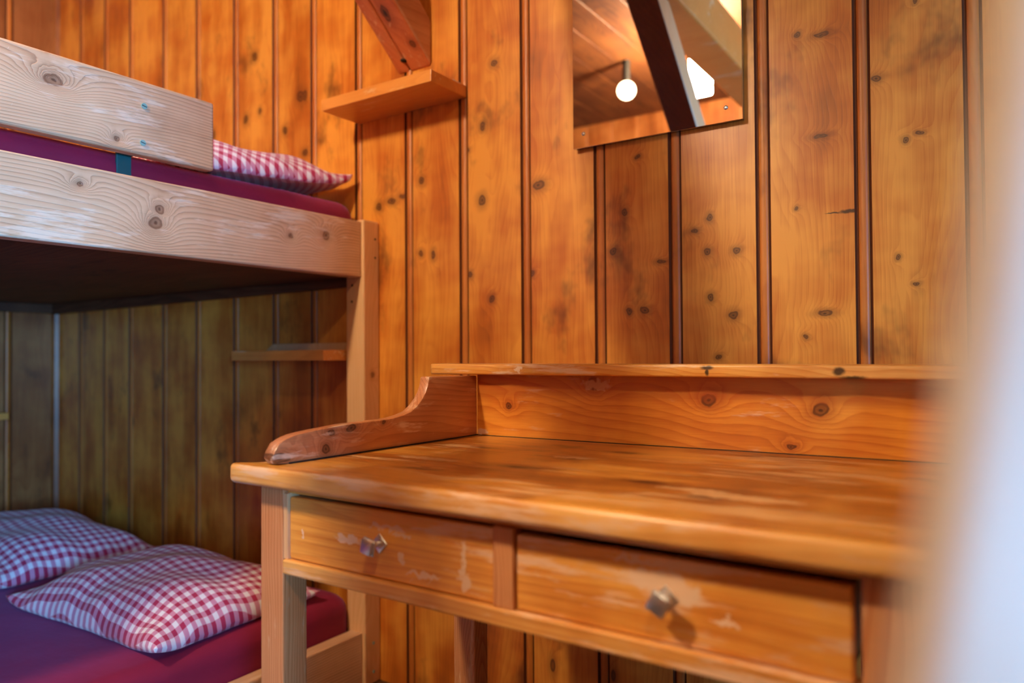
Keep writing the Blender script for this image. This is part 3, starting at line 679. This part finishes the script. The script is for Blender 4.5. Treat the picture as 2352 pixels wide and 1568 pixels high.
pillow('red and white gingham pillow on the upper bunk mattress', -1.975, -.320, 1.434, .70, .60, .13, math.radians(-2), 12, tilt=(math.radians(4), math.radians(-1), 0), uvs=1.1, uvr=math.radians(32))

# ------------------------------------------------------------------ lamps seen in the mirror
lm = thing('ceiling_lamp', 'glowing box-shaped lamp reflected at the right of the mirror', 'lamp', (-1.26, -2.13, CZ))
bxl = box(-1.335, -1.245, -2.195, -2.085, 2.30, 2.50, .01, 2); link('lamp_shade', bxl, M['lamp'], lm)
link('lamp_base', box(-1.31, -1.27, -2.16, -2.12, 2.495, CZ-.0005, .004), M['white'], lm)
gl_ = thing('ceiling_lamp', 'small round glowing globe lamp reflected at the left of the mirror', 'lamp', (-1.9, -2.5, CZ))
bs = bmesh.new(); bmesh.ops.create_uvsphere(bs, u_segments=32, v_segments=16, radius=.052, matrix=Matrix.Translation((-1.766, -2.263, 2.45))); link('lamp_globe', bs, M['globe'], gl_, True)
link('lamp_base', cyl((-1.766, -2.263, 2.495), (-1.766, -2.263, CZ-.0005), .022, 24), M['gapline'], gl_)
# plain lamp over the photographer's side of the room
cl = thing('ceiling_lamp', 'round opal ceiling lamp behind the viewer', 'lamp', (.35, -2.2, CZ))
bs = bmesh.new(); bmesh.ops.create_uvsphere(bs, u_segments=32, v_segments=16, radius=.12, matrix=Matrix.Translation((.35, -2.2, CZ-.05)) @ Matrix.Diagonal((1, 1, .4, 1))); link('lamp_globe', bs, M['dome'], cl, True)

# ------------------------------------------------------------------ pale leaning timber right in front of the lens
p0 = Vector((-.01082, -1.4388, .96174)); dirv = Vector((.0000-.01899, 0, .0))
sx_ = (-.00025+.01899)/(1.02657-.89689); sy_ = (-1.43299+1.4430)/(1.02657-.89689)
def pl(z, dx, dy): return (p0.x+sx_*(z-p0.z)+dx, p0.y+dy, z)
zs = [0.0, CZ]
bmq = bmesh.new(); W, Dp = .15, .12
rows = []
for k in range(41):
    z_ = 0.001+1.975*k/40
    c_ = .0012*math.sin((z_-.9)*22)
    rows.append([bmq.verts.new(pl(z_, c_+a, b_)) for a, b_ in ((0, .012), (.0035, .0035), (.012, 0), (W-.01, 0), (W, .01), (W, Dp), (.004, Dp))])
for A, B in zip(rows, rows[1:]):
    for i in range(7): bmq.faces.new([A[i], A[(i+1) % 7], B[(i+1) % 7], B[i]])
bmq.faces.new(rows[0]); bmq.faces.new(rows[-1][::-1])
pt = thing('partition', 'pale leaning timber post with added light-blocking boards behind, blurred, close at the right of the view', 'partition', (.1, -1.38, 0))
o = link('post', bmq, M['pale'], pt); autosmooth(o, 60)
bmp = bmesh.new()
for k in range(5): box(.10+.15*k, .10+.15*k+.147, -1.405, -1.375, 0.001, 1.97, .003, 1, bmp)
link('boards', bmp, M['pale'], pt)  # unseen boards, added to keep window and lamp light off the desk side

# repeats of a kind share a group
GR = {'pillow': 'gingham pillows on the bunks', 'mattress': 'maroon-sheeted mattresses of the bunk bed', 'shelf': 'small wooden shelves on the walls', 'lamp': 'lamps under the ceiling'}
for o in bpy.data.objects:
    if o.parent is None and o.get('category') in GR: o['group'] = GR[o['category']]
